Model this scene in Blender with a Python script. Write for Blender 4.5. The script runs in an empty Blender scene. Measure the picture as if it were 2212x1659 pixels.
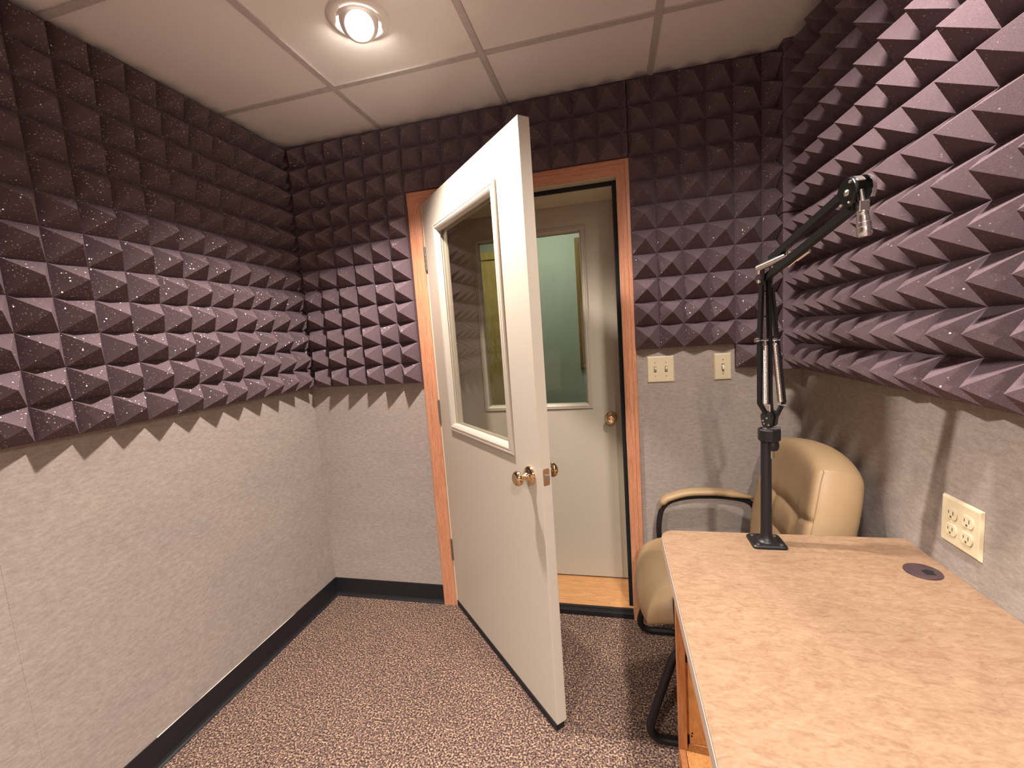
import bpy, bmesh, math, random
from mathutils import Vector, Matrix
random.seed(7)
S = bpy.context.scene
COL = S.collection
PI = math.pi

# ------------------------------------------------------------------ helpers
def link(o):
    COL.objects.link(o)
    return o

def tag(o, label=None, cat=None, group=None, kind=None):
    if label: o['label'] = label
    if cat: o['category'] = cat
    if group: o['group'] = group
    if kind: o['kind'] = kind
    return o

def empty(name, loc, label=None, cat=None, group=None, kind=None, rz=0.0):
    o = bpy.data.objects.new(name, None)
    o.empty_display_size = 0.05
    o.location = loc
    o.rotation_euler = (0, 0, rz)
    link(o)
    return tag(o, label, cat, group, kind)

class MB:
    """collects verts and faces and links them as one mesh object"""
    def __init__(s):
        s.v = []; s.f = []
    def add(s, vs, fs):
        n = len(s.v)
        s.v += [tuple(p) for p in vs]
        s.f += [tuple(i + n for i in f) for f in fs]
        return s
    def box(s, x0, x1, y0, y1, z0, z1):
        vs = [(x, y, z) for z in (z0, z1) for y in (y0, y1) for x in (x0, x1)]
        return s.add(vs, [(0, 2, 3, 1), (4, 5, 7, 6), (0, 1, 5, 4), (2, 6, 7, 3), (0, 4, 6, 2), (1, 3, 7, 5)])
    def tube(s, pts, r, seg=12, closed=False, cap=True, flat=None):
        """round (or flattened, flat=(a,b) half sizes) bar along a polyline"""
        pts = [Vector(p) for p in pts]
        n = len(pts)
        rs = r if isinstance(r, (list, tuple)) else [r] * n
        tang = []
        for i in range(n):
            if closed: t = pts[(i + 1) % n] - pts[i - 1]
            elif i == 0: t = pts[1] - pts[0]
            elif i == n - 1: t = pts[-1] - pts[-2]
            else: t = (pts[i + 1] - pts[i]).normalized() + (pts[i] - pts[i - 1]).normalized()
            tang.append(t.normalized())
        ref = Vector((0, 0, 1)) if abs(tang[0].z) < .9 else Vector((1, 0, 0))
        u = tang[0].cross(ref).normalized()
        rings = []
        for i in range(n):
            t = tang[i]
            u = (u - t * u.dot(t)).normalized()
            w = t.cross(u)
            rings.append([pts[i] + (u * math.cos(2 * PI * k / seg) + w * math.sin(2 * PI * k / seg)) * rs[i] for k in range(seg)])
        vs = [p for ring in rings for p in ring]
        fs = []
        m = n if closed else n - 1
        for i in range(m):
            for k in range(seg):
                a = i * seg + k; b = i * seg + (k + 1) % seg
                c = ((i + 1) % n) * seg + (k + 1) % seg; d = ((i + 1) % n) * seg + k
                fs.append((a, b, c, d))
        if cap and not closed:
            fs.append(tuple(range(seg))[::-1])
            fs.append(tuple(range((n - 1) * seg, n * seg)))
        return s.add(vs, fs)
    def bar(s, a, b, w, h, up=(0, 0, 1)):
        """rectangular bar from a to b: w across, h along up"""
        a = Vector(a); b = Vector(b); t = (b - a).normalized()
        up = Vector(up); side = t.cross(up).normalized(); up = side.cross(t).normalized()
        vs = [p + side * sx * w / 2 + up * sz * h / 2 for p in (a, b) for sx, sz in ((-1, -1), (1, -1), (1, 1), (-1, 1))]
        return s.add(vs, [(3, 2, 1, 0), (4, 5, 6, 7), (0, 1, 5, 4), (1, 2, 6, 5), (2, 3, 7, 6), (3, 0, 4, 7)])
    def lathe(s, prof, org, axis, seg=32, cap=True):
        """prof: (along axis, radius)"""
        org = Vector(org); ax = Vector(axis).normalized()
        ref = Vector((0, 0, 1)) if abs(ax.z) < .9 else Vector((1, 0, 0))
        u = ax.cross(ref).normalized(); w = ax.cross(u)
        vs = []; fs = []
        for h, r in prof:
            for k in range(seg):
                a = 2 * PI * k / seg
                vs.append(org + ax * h + (u * math.cos(a) + w * math.sin(a)) * max(r, 1e-5))
        n = len(prof)
        for i in range(n - 1):
            for k in range(seg):
                fs.append((i * seg + k, i * seg + (k + 1) % seg, (i + 1) * seg + (k + 1) % seg, (i + 1) * seg + k))
        if cap:
            fs.append(tuple(range(seg))[::-1]); fs.append(tuple(range((n - 1) * seg, n * seg)))
        return s.add(vs, fs)
    def prism(s, poly, f):
        """poly: list of 2-D points; f(a, b, t) -> xyz with t in (0, 1)"""
        n = len(poly)
        vs = [f(a, b, t) for t in (0, 1) for a, b in poly]
        fs = [tuple(range(n))[::-1], tuple(range(n, 2 * n))]
        for k in range(n):
            fs.append((k, (k + 1) % n, n + (k + 1) % n, n + k))
        return s.add(vs, fs)
    def rectsweep(s, rect, prof, f, legs=4):
        """mitred moulding around rect=(a0,a1,b0,b1); prof: closed list of (inset, height); f(a,b,h)->xyz"""
        a0, a1, b0, b1 = rect
        n = len(prof); vs = []
        for ca, cb, sa, sb in ((a0, b0, 1, 1), (a1, b0, -1, 1), (a1, b1, -1, -1), (a0, b1, 1, -1)):
            for i, h in prof: vs.append(f(ca + sa * i, cb + sb * i, h))
        fs = []
        for c in range(4):
            d = (c + 1) % 4
            for k in range(n):
                l = (k + 1) % n
                fs.append((c * n + k, d * n + k, d * n + l, c * n + l))
        return s.add(vs, fs)
    def build(s, name, mat, parent=None, smooth=False, bevel=0.0, seg=2, merge=0.0, angle=35):
        bm = bmesh.new()
        vv = [bm.verts.new(p) for p in s.v]
        for f in s.f:
            try: bm.faces.new([vv[i] for i in f])
            except ValueError: pass
        if merge: bmesh.ops.remove_doubles(bm, verts=bm.verts, dist=merge)
        bmesh.ops.recalc_face_normals(bm, faces=bm.faces)
        if parent is None:
            xs = [v.co.x for v in bm.verts]; ys = [v.co.y for v in bm.verts]; zs = [v.co.z for v in bm.verts]
            o0 = Vector(((min(xs) + max(xs)) / 2, (min(ys) + max(ys)) / 2, min(zs)))
        else:
            p = parent
            while p.parent: p = p.parent
            o0 = Vector(p.location) if p.rotation_euler[2] == 0 else Vector((0, 0, 0))
        bmesh.ops.translate(bm, verts=bm.verts, vec=-o0)
        if smooth:
            for f in bm.faces: f.smooth = True
        me = bpy.data.meshes.new(name)
        bm.to_mesh(me); bm.free()
        o = bpy.data.objects.new(name, me)
        link(o)
        if parent is None: o.location = o0
        else: o.parent = parent
        me.materials.append(mat)
        if bevel:
            m = o.modifiers.new('bevel', 'BEVEL'); m.width = bevel; m.segments = seg
            m.limit_method = 'ANGLE'; m.angle_limit = math.radians(angle)
        return o

def smooth_angle(o, deg=40):
    me = o.data
    for p in me.polygons: p.use_smooth = True
    try: me.set_sharp_from_angle(angle=math.radians(deg))
    except Exception: pass
    return o

# ------------------------------------------------------------------ materials
def srgb(r, g, b):
    f = lambda c: (c / 255 / 12.92) if c / 255 <= .04045 else ((c / 255 + .055) / 1.055) ** 2.4
    return (f(r), f(g), f(b), 1)

class NT:
    def __init__(s, name):
        s.m = bpy.data.materials.new(name); s.m.use_nodes = True
        s.t = s.m.node_tree; s.n = s.t.nodes; s.l = s.t.links
        s.n.clear()
        s.out = s.n.new('ShaderNodeOutputMaterial')
    def node(s, typ, **kw):
        n = s.n.new(typ)
        for k, v in kw.items():
            if k in n.inputs.keys(): n.inputs[k].default_value = v
            else: setattr(n, k, v)
        return n
    def con(s, a, b): s.l.new(a, b)
    def coords(s, scale=(1, 1, 1)):
        tc = s.node('ShaderNodeTexCoord'); mp = s.node('ShaderNodeMapping')
        mp.inputs['Scale'].default_value = scale
        s.con(tc.outputs['Object'], mp.inputs['Vector'])
        return mp.outputs['Vector']
    def noise(s, vec, scale, detail=3, rough=.55):
        n = s.node('ShaderNodeTexNoise'); n.inputs['Scale'].default_value = scale
        n.inputs['Detail'].default_value = detail; n.inputs['Roughness'].default_value = rough
        if vec: s.con(vec, n.inputs['Vector'])
        return n
    def ramp(s, fac, stops):
        r = s.node('ShaderNodeValToRGB'); e = r.color_ramp.elements
        while len(e) < len(stops): e.new(.5)
        for k, (p, c) in enumerate(stops): e[k].position = p; e[k].color = c
        s.con(fac, r.inputs['Fac'])
        return r.outputs['Color']
    def bsdf(s, rough=.6, metal=0.0, spec=.4, color=None):
        b = s.node('ShaderNodeBsdfPrincipled')
        b.inputs['Roughness'].default_value = rough; b.inputs['Metallic'].default_value = metal
        b.inputs['Specular IOR Level'].default_value = spec
        if color: b.inputs['Base Color'].default_value = color
        s.con(b.outputs[0], s.out.inputs[0])
        return b
    def bump(s, b, h, strength=.3, dist=.002):
        n = s.node('ShaderNodeBump'); n.inputs['Strength'].default_value = strength
        n.inputs['Distance'].default_value = dist
        s.con(h, n.inputs['Height']); s.con(n.outputs[0], b.inputs['Normal'])
    def mix(s, fac, a, b, mode='MIX'):
        n = s.node('ShaderNodeMix', data_type='RGBA', blend_type=mode)
        if isinstance(fac, float): n.inputs[0].default_value = fac
        else: s.con(fac, n.inputs[0])
        for sock, v in ((n.inputs[6], a), (n.inputs[7], b)):
            if isinstance(v, tuple): sock.default_value = v
            else: s.con(v, sock)
        return n.outputs[2]

def plain(name, col, rough=.5, metal=0.0, spec=.4, var=.06, scale=40):
    t = NT(name); b = t.bsdf(rough, metal, spec)
    n = t.noise(t.coords(), scale, 4)
    lo = tuple(c * (1 - var) for c in col[:3]) + (1,); hi = tuple(min(1, c * (1 + var)) for c in col[:3]) + (1,)
    t.con(t.ramp(n.outputs['Fac'], [(.3, lo), (.7, hi)]), b.inputs['Base Color'])
    return t.m

def m_foam():
    t = NT('acoustic_foam'); v = t.coords()
    b = t.bsdf(.95, 0, .12)
    n = t.noise(v, 700, 2, .6); n2 = t.noise(v, 9, 3)
    c = t.ramp(n.outputs['Fac'], [(.25, (.090, .060, .070, 1)), (.75, (.155, .112, .124, 1))])
    c2 = t.ramp(n2.outputs['Fac'], [(.3, (.92, .92, .92, 1)), (.7, (1.06, 1.05, 1.05, 1))])
    t.con(t.mix(1.0, c, c2, 'MULTIPLY'), b.inputs['Base Color'])
    t.bump(b, n.outputs['Fac'], .25, .0012)
    # glinting cell walls of the open-cell foam
    vo = t.node('ShaderNodeTexVoronoi'); vo.inputs['Scale'].default_value = 215
    t.con(v, vo.inputs['Vector'])
    sep = t.node('ShaderNodeSeparateColor'); t.con(vo.outputs['Color'], sep.inputs[0])
    gt = t.node('ShaderNodeMath', operation='GREATER_THAN'); gt.inputs[1].default_value = .84
    t.con(sep.outputs[0], gt.inputs[0])
    lt = t.node('ShaderNodeMath', operation='LESS_THAN'); lt.inputs[1].default_value = .40
    t.con(vo.outputs['Distance'], lt.inputs[0])
    mu = t.node('ShaderNodeMath', operation='MULTIPLY'); t.con(gt.outputs[0], mu.inputs[0]); t.con(lt.outputs[0], mu.inputs[1])
    geo = t.node('ShaderNodeNewGeometry')
    sub = t.node('ShaderNodeVectorMath', operation='SUBTRACT'); sub.inputs[1].default_value = (.5, .5, .5)
    t.con(vo.outputs['Color'], sub.inputs[0])
    sc = t.node('ShaderNodeVectorMath', operation='SCALE'); sc.inputs['Scale'].default_value = 1.5
    t.con(sub.outputs[0], sc.inputs[0])
    ad = t.node('ShaderNodeVectorMath', operation='ADD'); t.con(geo.outputs['Normal'], ad.inputs[0]); t.con(sc.outputs[0], ad.inputs[1])
    nm = t.node('ShaderNodeVectorMath', operation='NORMALIZE'); t.con(ad.outputs[0], nm.inputs[0])
    g = t.node('ShaderNodeBsdfGlossy'); g.inputs['Roughness'].default_value = .34
    g.inputs['Color'].default_value = (.42, .39, .39, 1)
    t.con(nm.outputs[0], g.inputs['Normal'])
    gc = t.node('ShaderNodeMix', data_type='RGBA'); gc.inputs[6].default_value = (0, 0, 0, 1); gc.inputs[7].default_value = (.21, .20, .20, 1)
    t.con(mu.outputs[0], gc.inputs[0]); t.con(gc.outputs[2], g.inputs['Color'])
    mx = t.node('ShaderNodeAddShader')
    t.con(b.outputs[0], mx.inputs[0]); t.con(g.outputs[0], mx.inputs[1])
    t.con(mx.outputs[0], t.out.inputs[0])
    return t.m

def m_fabric(stretch):
    t = NT('wall_felt'); b = t.bsdf(.95, 0, .1)
    v = t.coords(stretch)
    n = t.noise(v, 85, 5, .66); n2 = t.noise(v, 9, 4); n3 = t.noise(v, 300, 2, .6)
    c = t.ramp(n.outputs['Fac'], [(.28, (.268, .227, .197, 1)), (.50, (.318, .275, .243, 1)), (.72, (.368, .322, .288, 1))])
    c2 = t.ramp(n2.outputs['Fac'], [(.3, (.95, .95, .96, 1)), (.7, (1.05, 1.04, 1.03, 1))])
    c3 = t.ramp(n3.outputs['Fac'], [(.3, (.88, .88, .88, 1)), (.7, (1.1, 1.1, 1.1, 1))])
    t.con(t.mix(1.0, t.mix(1.0, c, c2, 'MULTIPLY'), c3, 'MULTIPLY'), b.inputs['Base Color'])
    t.bump(b, n3.outputs['Fac'], .25, .001)
    return t.m

def m_carpet():
    t = NT('carpet'); b = t.bsdf(.95, 0, .1)
    v = t.coords((1, 1, 1))
    n = t.noise(v, 150, 2, .6); n2 = t.noise(v, 55, 3, .6); n3 = t.noise(v, 3, 3)
    c = t.ramp(n.outputs['Fac'], [(.36, (.036, .022, .023, 1)), (.46, (.105, .066, .060, 1)), (.54, (.190, .124, .100, 1)), (.63, (.46, .33, .215, 1))])
    c2 = t.ramp(n2.outputs['Fac'], [(.3, (.72, .72, .76, 1)), (.7, (1.2, 1.18, 1.12, 1))])
    c3 = t.ramp(n3.outputs['Fac'], [(.3, (.93, .93, .93, 1)), (.7, (1.05, 1.05, 1.05, 1))])
    t.con(t.mix(1.0, t.mix(1.0, c, c2, 'MULTIPLY'), c3, 'MULTIPLY'), b.inputs['Base Color'])
    t.bump(b, n.outputs['Fac'], .9, .006)
    return t.m

def m_wood(name, lo, mid, hi, stretch, rough=.4, scale=22, spec=.4):
    t = NT(name); b = t.bsdf(rough, 0, spec)
    v = t.coords(stretch)
    n = t.noise(v, scale, 6, .62); n.inputs['Distortion'].default_value = .6
    n2 = t.noise(v, scale * 5, 3, .6)
    c = t.ramp(n.outputs['Fac'], [(.3, lo), (.5, mid), (.7, hi)])
    c2 = t.ramp(n2.outputs['Fac'], [(.35, (.8, .78, .76, 1)), (.6, (1.04, 1.04, 1.04, 1))])
    t.con(t.mix(1.0, c, c2, 'MULTIPLY'), b.inputs['Base Color'])
    t.bump(b, n2.outputs['Fac'], .12, .001)
    return t.m

def m_laminate():
    t = NT('desk_laminate'); b = t.bsdf(.42, 0, .35)
    v = t.coords((1, 2.1, 1))
    n = t.noise(v, 30, 7, .72); n.inputs['Distortion'].default_value = .8
    n2 = t.noise(v, 110, 4, .65); n3 = t.noise(v, 3.2, 3)
    c = t.ramp(n.outputs['Fac'], [(.28, (.172, .100, .058, 1)), (.48, (.230, .147, .090, 1)), (.70, (.278, .192, .122, 1))])
    c2 = t.ramp(n2.outputs['Fac'], [(.3, (.88, .86, .84, 1)), (.7, (1.08, 1.08, 1.09, 1))])
    c3 = t.ramp(n3.outputs['Fac'], [(.3, (.95, .93, .92, 1)), (.7, (1.04, 1.04, 1.05, 1))])
    t.con(t.mix(1.0, t.mix(1.0, c, c2, 'MULTIPLY'), c3, 'MULTIPLY'), b.inputs['Base Color'])
    return t.m

def m_leather():
    t = NT('tan_leather'); b = t.bsdf(.45, 0, .4)
    v = t.coords()
    vo = t.node('ShaderNodeTexVoronoi'); vo.inputs['Scale'].default_value = 380; t.con(v, vo.inputs['Vector'])
    n = t.noise(v, 7, 3)
    t.con(t.ramp(n.outputs['Fac'], [(.3, (.335, .228, .122, 1)), (.7, (.385, .265, .146, 1))]), b.inputs['Base Color'])
    t.bump(b, vo.outputs['Distance'], .12, .0006)
    return t.m

def m_tile():
    t = NT('ceiling_tile'); b = t.bsdf(.95, 0, .1)
    v = t.coords(); n = t.noise(v, 300, 3, .6); n2 = t.noise(v, 2.5, 3)
    c = t.ramp(n.outputs['Fac'], [(.3, (.74, .705, .69, 1)), (.7, (.84, .805, .79, 1))])
    t.con(c, b.inputs['Base Color']); t.bump(b, n.outputs['Fac'], .3, .0015)
    return t.m

def m_glass(name, tint, ior=1.45):
    t = NT(name)
    tr = t.node('ShaderNodeBsdfTransparent'); tr.inputs[0].default_value = tint
    gl = t.node('ShaderNodeBsdfGlossy'); gl.inputs['Roughness'].default_value = 0.0; gl.inputs['Color'].default_value = (1, 1, 1, 1)
    fn = t.node('ShaderNodeFresnel'); fn.inputs['IOR'].default_value = ior
    ge = t.node('ShaderNodeNewGeometry')
    iv = t.node('ShaderNodeMath', operation='SUBTRACT'); iv.inputs[0].default_value = 1.0; t.con(ge.outputs['Backfacing'], iv.inputs[1])
    fr = t.node('ShaderNodeMath', operation='MULTIPLY'); t.con(fn.outputs[0], fr.inputs[0]); t.con(iv.outputs[0], fr.inputs[1])
    n = t.noise(t.coords(), 2.0, 1)
    mx = t.node('ShaderNodeMixShader'); t.con(fr.outputs[0], mx.inputs[0]); t.con(tr.outputs[0], mx.inputs[1]); t.con(gl.outputs[0], mx.inputs[2])
    t.con(mx.outputs[0], t.out.inputs[0])
    return t.m

def m_emit(name, col, k):
    t = NT(name); e = t.node('ShaderNodeEmission'); e.inputs[0].default_value = col; e.inputs[1].default_value = k
    t.con(e.outputs[0], t.out.inputs[0])
    return t.m

FOAM = m_foam()
FELT_X = m_fabric((.45, 1, 1.25))      # walls running along x
FELT_Y = m_fabric((1, .45, 1.25))      # walls running along y
CARPET = m_carpet()
TILE = m_tile()
TBAR = plain('ceiling_grid_paint', (.50, .465, .45, 1), .5, 0, .3)
COVE = plain('black_vinyl', (.012, .011, .014, 1), .45, 0, .35)
RUBBER = plain('black_rubber', (.010, .010, .012, 1), .6, 0, .3)
DOORP = plain('door_paint', (.465, .420, .345, 1), .38, 0, .4, .02, 120)
JAMBP = plain('jamb_paint', (.62, .56, .43, 1), .4, 0, .4, .02, 120)
OAKV = m_wood('red_oak_upright', (.42, .175, .095, 1), (.52, .235, .130, 1), (.60, .29, .165, 1), (9, 9, .55), .38)
OAKH = m_wood('red_oak_lengthwise', (.42, .175, .095, 1), (.52, .235, .130, 1), (.60, .29, .165, 1), (.55, 9, 9), .38)
OAKF = m_wood('oak_sill', (.46, .215, .085, 1), (.58, .30, .125, 1), (.68, .38, .18, 1), (.7, 9, 9), .3, 14)
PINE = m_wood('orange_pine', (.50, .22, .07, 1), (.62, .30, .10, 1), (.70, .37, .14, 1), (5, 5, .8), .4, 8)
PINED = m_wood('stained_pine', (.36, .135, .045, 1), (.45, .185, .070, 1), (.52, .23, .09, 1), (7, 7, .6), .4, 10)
LAM = m_laminate()
LAMEDGE = plain('laminate_edge', (.40, .30, .25, 1), .45, 0, .35)
LEATHER = m_leather()
BLACK = plain('black_metal', (.009, .008, .009, 1), .42, 0, .35)
BLACKG = plain('gloss_black_metal', (.012, .013, .012, 1), .22, 0, .5)
CHROME = plain('chrome', (.86, .84, .80, 1), .24, 1.0, .5, .03)
STEEL = plain('dull_steel', (.33, .31, .27, 1), .35, 1.0, .5, .1)
BRASS = plain('brass', (.74, .57, .36, 1), .10, 1.0, .5, .03)
BRASSD = plain('dull_brass', (.58, .42, .27, 1), .32, 1.0, .5, .06)
IVORY = plain('ivory_plastic', (.60, .52, .35, 1), .35, 0, .45, .02)
IVORYL = plain('ivory_toggle', (.68, .61, .44, 1), .3, 0, .45, .02)
DARKSLOT = plain('slot_shadow', (.085, .07, .045, 1), .6, 0, .2)
BROWNP = plain('brown_plastic', (.050, .030, .032, 1), .38, 0, .45)
WHITEP = plain('white_trim_paint', (.72, .68, .62, 1), .4, 0, .4, .02)
CAULK = plain('pale_caulk', (.62, .58, .52, 1), .7, 0, .2)
MINT = plain('mint_paint', (.415, .460, .365, 1), .55, 0, .3, .02, 12)
OLIVE = m_wood('golden_oak_door', (.66, .46, .14, 1), (.76, .54, .18, 1), (.82, .61, .23, 1), (4, 4, .5), .4, 6)
GOLDW = m_wood('golden_oak_frame', (.16, .095, .025, 1), (.24, .145, .042, 1), (.31, .20, .06, 1), (8, 8, .6), .4, 14)
HALLC = plain('hall_ceiling', (.7, .72, .68, 1), .8, 0, .2)
HALLF = plain('hall_floor', (.16, .12, .09, 1), .7, 0, .2)
GLASS1 = m_glass('door_glass', (.86, .85, .82, 1))
GLASS2 = m_glass('inner_door_glass', (.90, .93, .90, 1), 1.5)
GLASSD = plain('dark_window_glass', (.03, .04, .035, 1), .05, 0, .6)
BULB = m_emit('lit_bulb', (1.0, .93, .80, 1), 45)
HBULB = m_emit('hall_lamp_panel', (1.0, .99, .88, 1), 9.5)

# ------------------------------------------------------------------ room numbers
W = 2.36; YS = -4.1; H = 2.42
P = .1016; ZB = 1.2006; TB = .02; HP = .0756
XL, XR, ZH = .738, 1.645, 2.053      # door opening
CX, CY, CZ = 1.601, -1.996, 1.404

def struct(name, mb, mat, label, cat, **kw):
    return tag(mb.build(name, mat, **kw), label, cat, kind='structure')

struct('floor', MB().box(0, W, YS, .0, -.08, 0), CARPET, 'brown and tan flecked loop carpet on the booth floor', 'floor')
# left wall: two felt sheets meeting in a butt seam, the nearer one a hair further back
mb = MB().box(-.1, -.004, YS, .1, 0, H + .08)
mb.box(-.004, 0, -1.2705, .0, 0, H); mb.box(-.004, -.0010, YS, -1.2705, 0, H)
struct('wall_left', mb, FELT_Y, 'left wall covered in grey beige felt with a butt seam', 'wall')
mb = MB().box(0, XL - .033, 0, .12, 0, H + .08).box(XR + .035, W + .1, 0, .12, 0, H + .08).box(XL - .033, XR + .035, 0, .12, ZH + .035, H + .08)
struct('wall_back', mb, FELT_X, 'grey beige felt wall around the doorway', 'wall')
struct('wall_right', MB().box(W, W + .1, YS, 0, 0, H + .08), FELT_Y, 'right wall of grey beige felt beside the desk', 'wall')
struct('wall_front', MB().box(-.1, W + .1, YS - .1, YS, 0, H + .08), FELT_X, 'felt wall at the near end of the booth behind the camera', 'wall')
# ceiling: lay-in tiles
gx = [-.034, .576, 1.185, 1.795, 2.405]; gy = [.0, -.383, -.972, -1.58, -2.19, -2.80, -3.41, -4.02, -4.1]
mb = MB()
for i in range(4):
    for j in range(len(gy) - 1):
        mb.box(max(gx[i], 0) + .004, min(gx[i + 1], W) - .004, gy[j + 1] + .004, gy[j] - .004, H + .002, H + .02)
mb.box(0, W, YS, 0, H + .03, H + .08)
struct('ceiling', mb, TILE, 'suspended ceiling of pale fine-textured tiles', 'ceiling')
mb = MB()
for x in gx[1:4]: mb.box(x - .012, x + .012, YS, 0, H - .004, H + .03)
for y in gy[1:-1]: mb.box(0, W, y - .012, y + .012, H - .0035, H + .0295)
struct('trim_1', mb, TBAR, 'grey painted metal grid bars between the ceiling tiles', 'ceiling grid')
# cove base
def cove(name, f, label, a0, a1):
    prof = [(0, 0), (.016, 0), (.016, .003), (.008, .008), (.004, .018), (.0032, .100), (.002, .103), (0, .103)]
    struct(name, MB().prism(prof, lambda h, z, t: f(a0 + (a1 - a0) * t, h, z)), COVE, label, 'baseboard')
cove('baseboard_left', lambda a, h, z: (h, a, z), 'black vinyl cove base along the foot of the left wall', YS, -.001)
cove('baseboard_back', lambda a, h, z: (a, -h, z), 'short black vinyl cove base between left corner and oak door casing', .001, .662)
cove('baseboard_side', lambda a, h, z: (a, -h, z), 'black vinyl cove base right of the door behind the chair', 1.706, W - .001)
cove('baseboard_right', lambda a, h, z: (W - h, a, z), 'black vinyl cove base along the right wall under the desk', YS, -.001)
# pale bead of glue and wall showing above the left base
pts = []
for k in range(26):
    y = -.32 - k * .027
    r = .0015 * abs(math.sin(PI * k / 25 * 2.5)) ** .5 + .0003
    pts.append(((.0022, y, .1035 + .5 * r), r))
struct('trim_2', MB().tube([p for p, r in pts], [r for p, r in pts], 6), CAULK, 'thin pale gap line above the black base on the left wall', 'caulk line')

# ------------------------------------------------------------------ acoustic foam
def clip(poly, ax, val, keep_ge):
    out = []
    n = len(poly)
    for i in range(n):
        a = poly[i]; b = poly[(i + 1) % n]
        ia = (a[ax] >= val - 1e-9) if keep_ge else (a[ax] <= val + 1e-9)
        ib = (b[ax] >= val - 1e-9) if keep_ge else (b[ax] <= val + 1e-9)
        if ia: out.append(a)
        if ia != ib:
            t = (val - a[ax]) / (b[ax] - a[ax])
            out.append(tuple(a[k] + t * (b[k] - a[k]) for k in range(3)))
    return out

def foam(label, f, u0, u1, z0, z1, pu, pz, group, seed, tb=TB):
    """foam sheet with pyramids; f(u, h, z)->xyz, h from the wall; pu/pz lattice phase"""
    rnd = random.Random(seed)
    mb = MB()
    i0 = math.floor((u0 - pu) / P + 1e-6); i1 = math.ceil((u1 - pu) / P - 1e-6)
    j0 = math.floor((z0 - pz) / P + 1e-6); j1 = math.ceil((z1 - pz) / P - 1e-6)
    node = {}
    for i in range(i0, i1 + 1):
        for j in range(j0, j1 + 1):
            node[i, j] = (pu + i * P + rnd.uniform(-.0012, .0012), pz + j * P + rnd.uniform(-.0012, .0012), tb + rnd.uniform(-.001, .0025))
    edge = lambda p: abs(p[0] - u0) < 1e-6 or abs(p[0] - u1) < 1e-6 or abs(p[1] - z0) < 1e-6 or abs(p[1] - z1) < 1e-6
    for i in range(i0, i1):
        for j in range(j0, j1):
            c = [node[i, j], node[i + 1, j], node[i + 1, j + 1], node[i, j + 1]]
            ap = (pu + (i + .5) * P + rnd.uniform(-.002, .002), pz + (j + .5) * P + rnd.uniform(-.002, .002), tb + HP + rnd.uniform(-.003, .002))
            for k in range(4):
                tri = [c[k], c[(k + 1) % 4], ap]
                # keep border nodes on the border line
                for ax, v, ge in ((0, u0, True), (0, u1, False), (1, z0, True), (1, z1, False)):
                    tri = clip(tri, ax, v, ge)
                    if len(tri) < 3: break
                if len(tri) >= 3:
                    mb.add([f(p[0], p[2], p[1]) for p in tri], [tuple(range(len(tri)))])
                    for q in range(len(tri)):
                        a = tri[q]; b = tri[(q + 1) % len(tri)]
                        for ax, v in ((0, u0), (0, u1), (1, z0), (1, z1)):
                            if abs(a[ax] - v) < 1e-7 and abs(b[ax] - v) < 1e-7:
                                mb.add([f(a[0], a[2], a[1]), f(b[0], b[2], b[1]), f(b[0], .0006, b[1]), f(a[0], .0006, a[1])], [(0, 1, 2, 3)])
    mb.add([f(u0, .0006, z0), f(u1, .0006, z0), f(u1, .0006, z1), f(u0, .0006, z1)], [(0, 1, 2, 3)])
    o = mb.build('acoustic_foam', FOAM, bevel=.0035, seg=2, merge=.0004, angle=25)
    return tag(o, label, 'foam panel', group)

fl = lambda u, h, z: (h, u, z)
fb = lambda u, h, z: (u, -h, z)
fr = lambda u, h, z: (W - h, u, z)
ff = lambda u, h, z: (u, YS + h, z)
PL = -1.0635; PB = .4555; PBR = 1.8008; PR = -.335; ZR = 1.191
e = .0008
foam('purple pyramid foam panel on the left wall, next to the back corner', fl, -.6571, -.0265, ZB, H, PL, ZB, 'foam on the left wall', 1)
foam('purple pyramid foam panel on the left wall, cut by the left edge of the photo', fl, -1.2667, -.6571 - e, ZB, H, PL, ZB, 'foam on the left wall', 2)
foam('purple pyramid foam panel on the left wall beside the camera', fl, -2.4859, -1.2667 - e, ZB, H, PL, ZB, 'foam on the left wall', 3)
foam('purple pyramid foam panel on the left wall behind the camera', fl, -3.7051, -2.4859 - e, ZB, H, PL, ZB, 'foam on the left wall', 4)
foam('tall purple pyramid foam panel between the left corner and the oak door casing', fb, .0570, .6642, ZB, H, PB, ZB, 'foam on the back wall', 5)
foam('low strip of purple pyramid foam above the oak door casing', fb, .6642 + e, 1.6965, 2.1185, H, PB, ZB, 'foam on the back wall', 6)
foam('tall purple pyramid foam panel right of the doorway above the light switches', fb, 1.6995, 2.2585, ZB + P, H, PBR, ZB, 'foam on the back wall', 7)
foam('small purple foam offcut beside the single light switch', fb, 2.1057, 2.2585, ZB, ZB + P - e, PBR, ZB, 'foam on the back wall', 8)
yR = [-.088, -.7414, -1.351, -1.9606, -2.5702, -3.1798]
zs = ZR + 6 * P
for k, lb in enumerate(('purple pyramid foam panel on the right wall, the one meeting the back corner',
                        'purple foam panel on the right wall, cut by the right edge of the photo',
                        'purple pyramid foam panel on the right wall above the near part of the desk',
                        'purple pyramid foam panel on the right wall beside the camera',
                        'purple pyramid foam panel on the right wall behind the camera')):
    foam(lb, fr, yR[k + 1] + e, yR[k], ZR, H, PR, ZR, 'foam on the right wall', 20 + k, .032)
foam('purple foam panel on the near end wall, mirrored faintly in the inner door glass', ff, .1, .86, ZB, H, .1, ZB, 'foam on the near end wall', 40)
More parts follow.
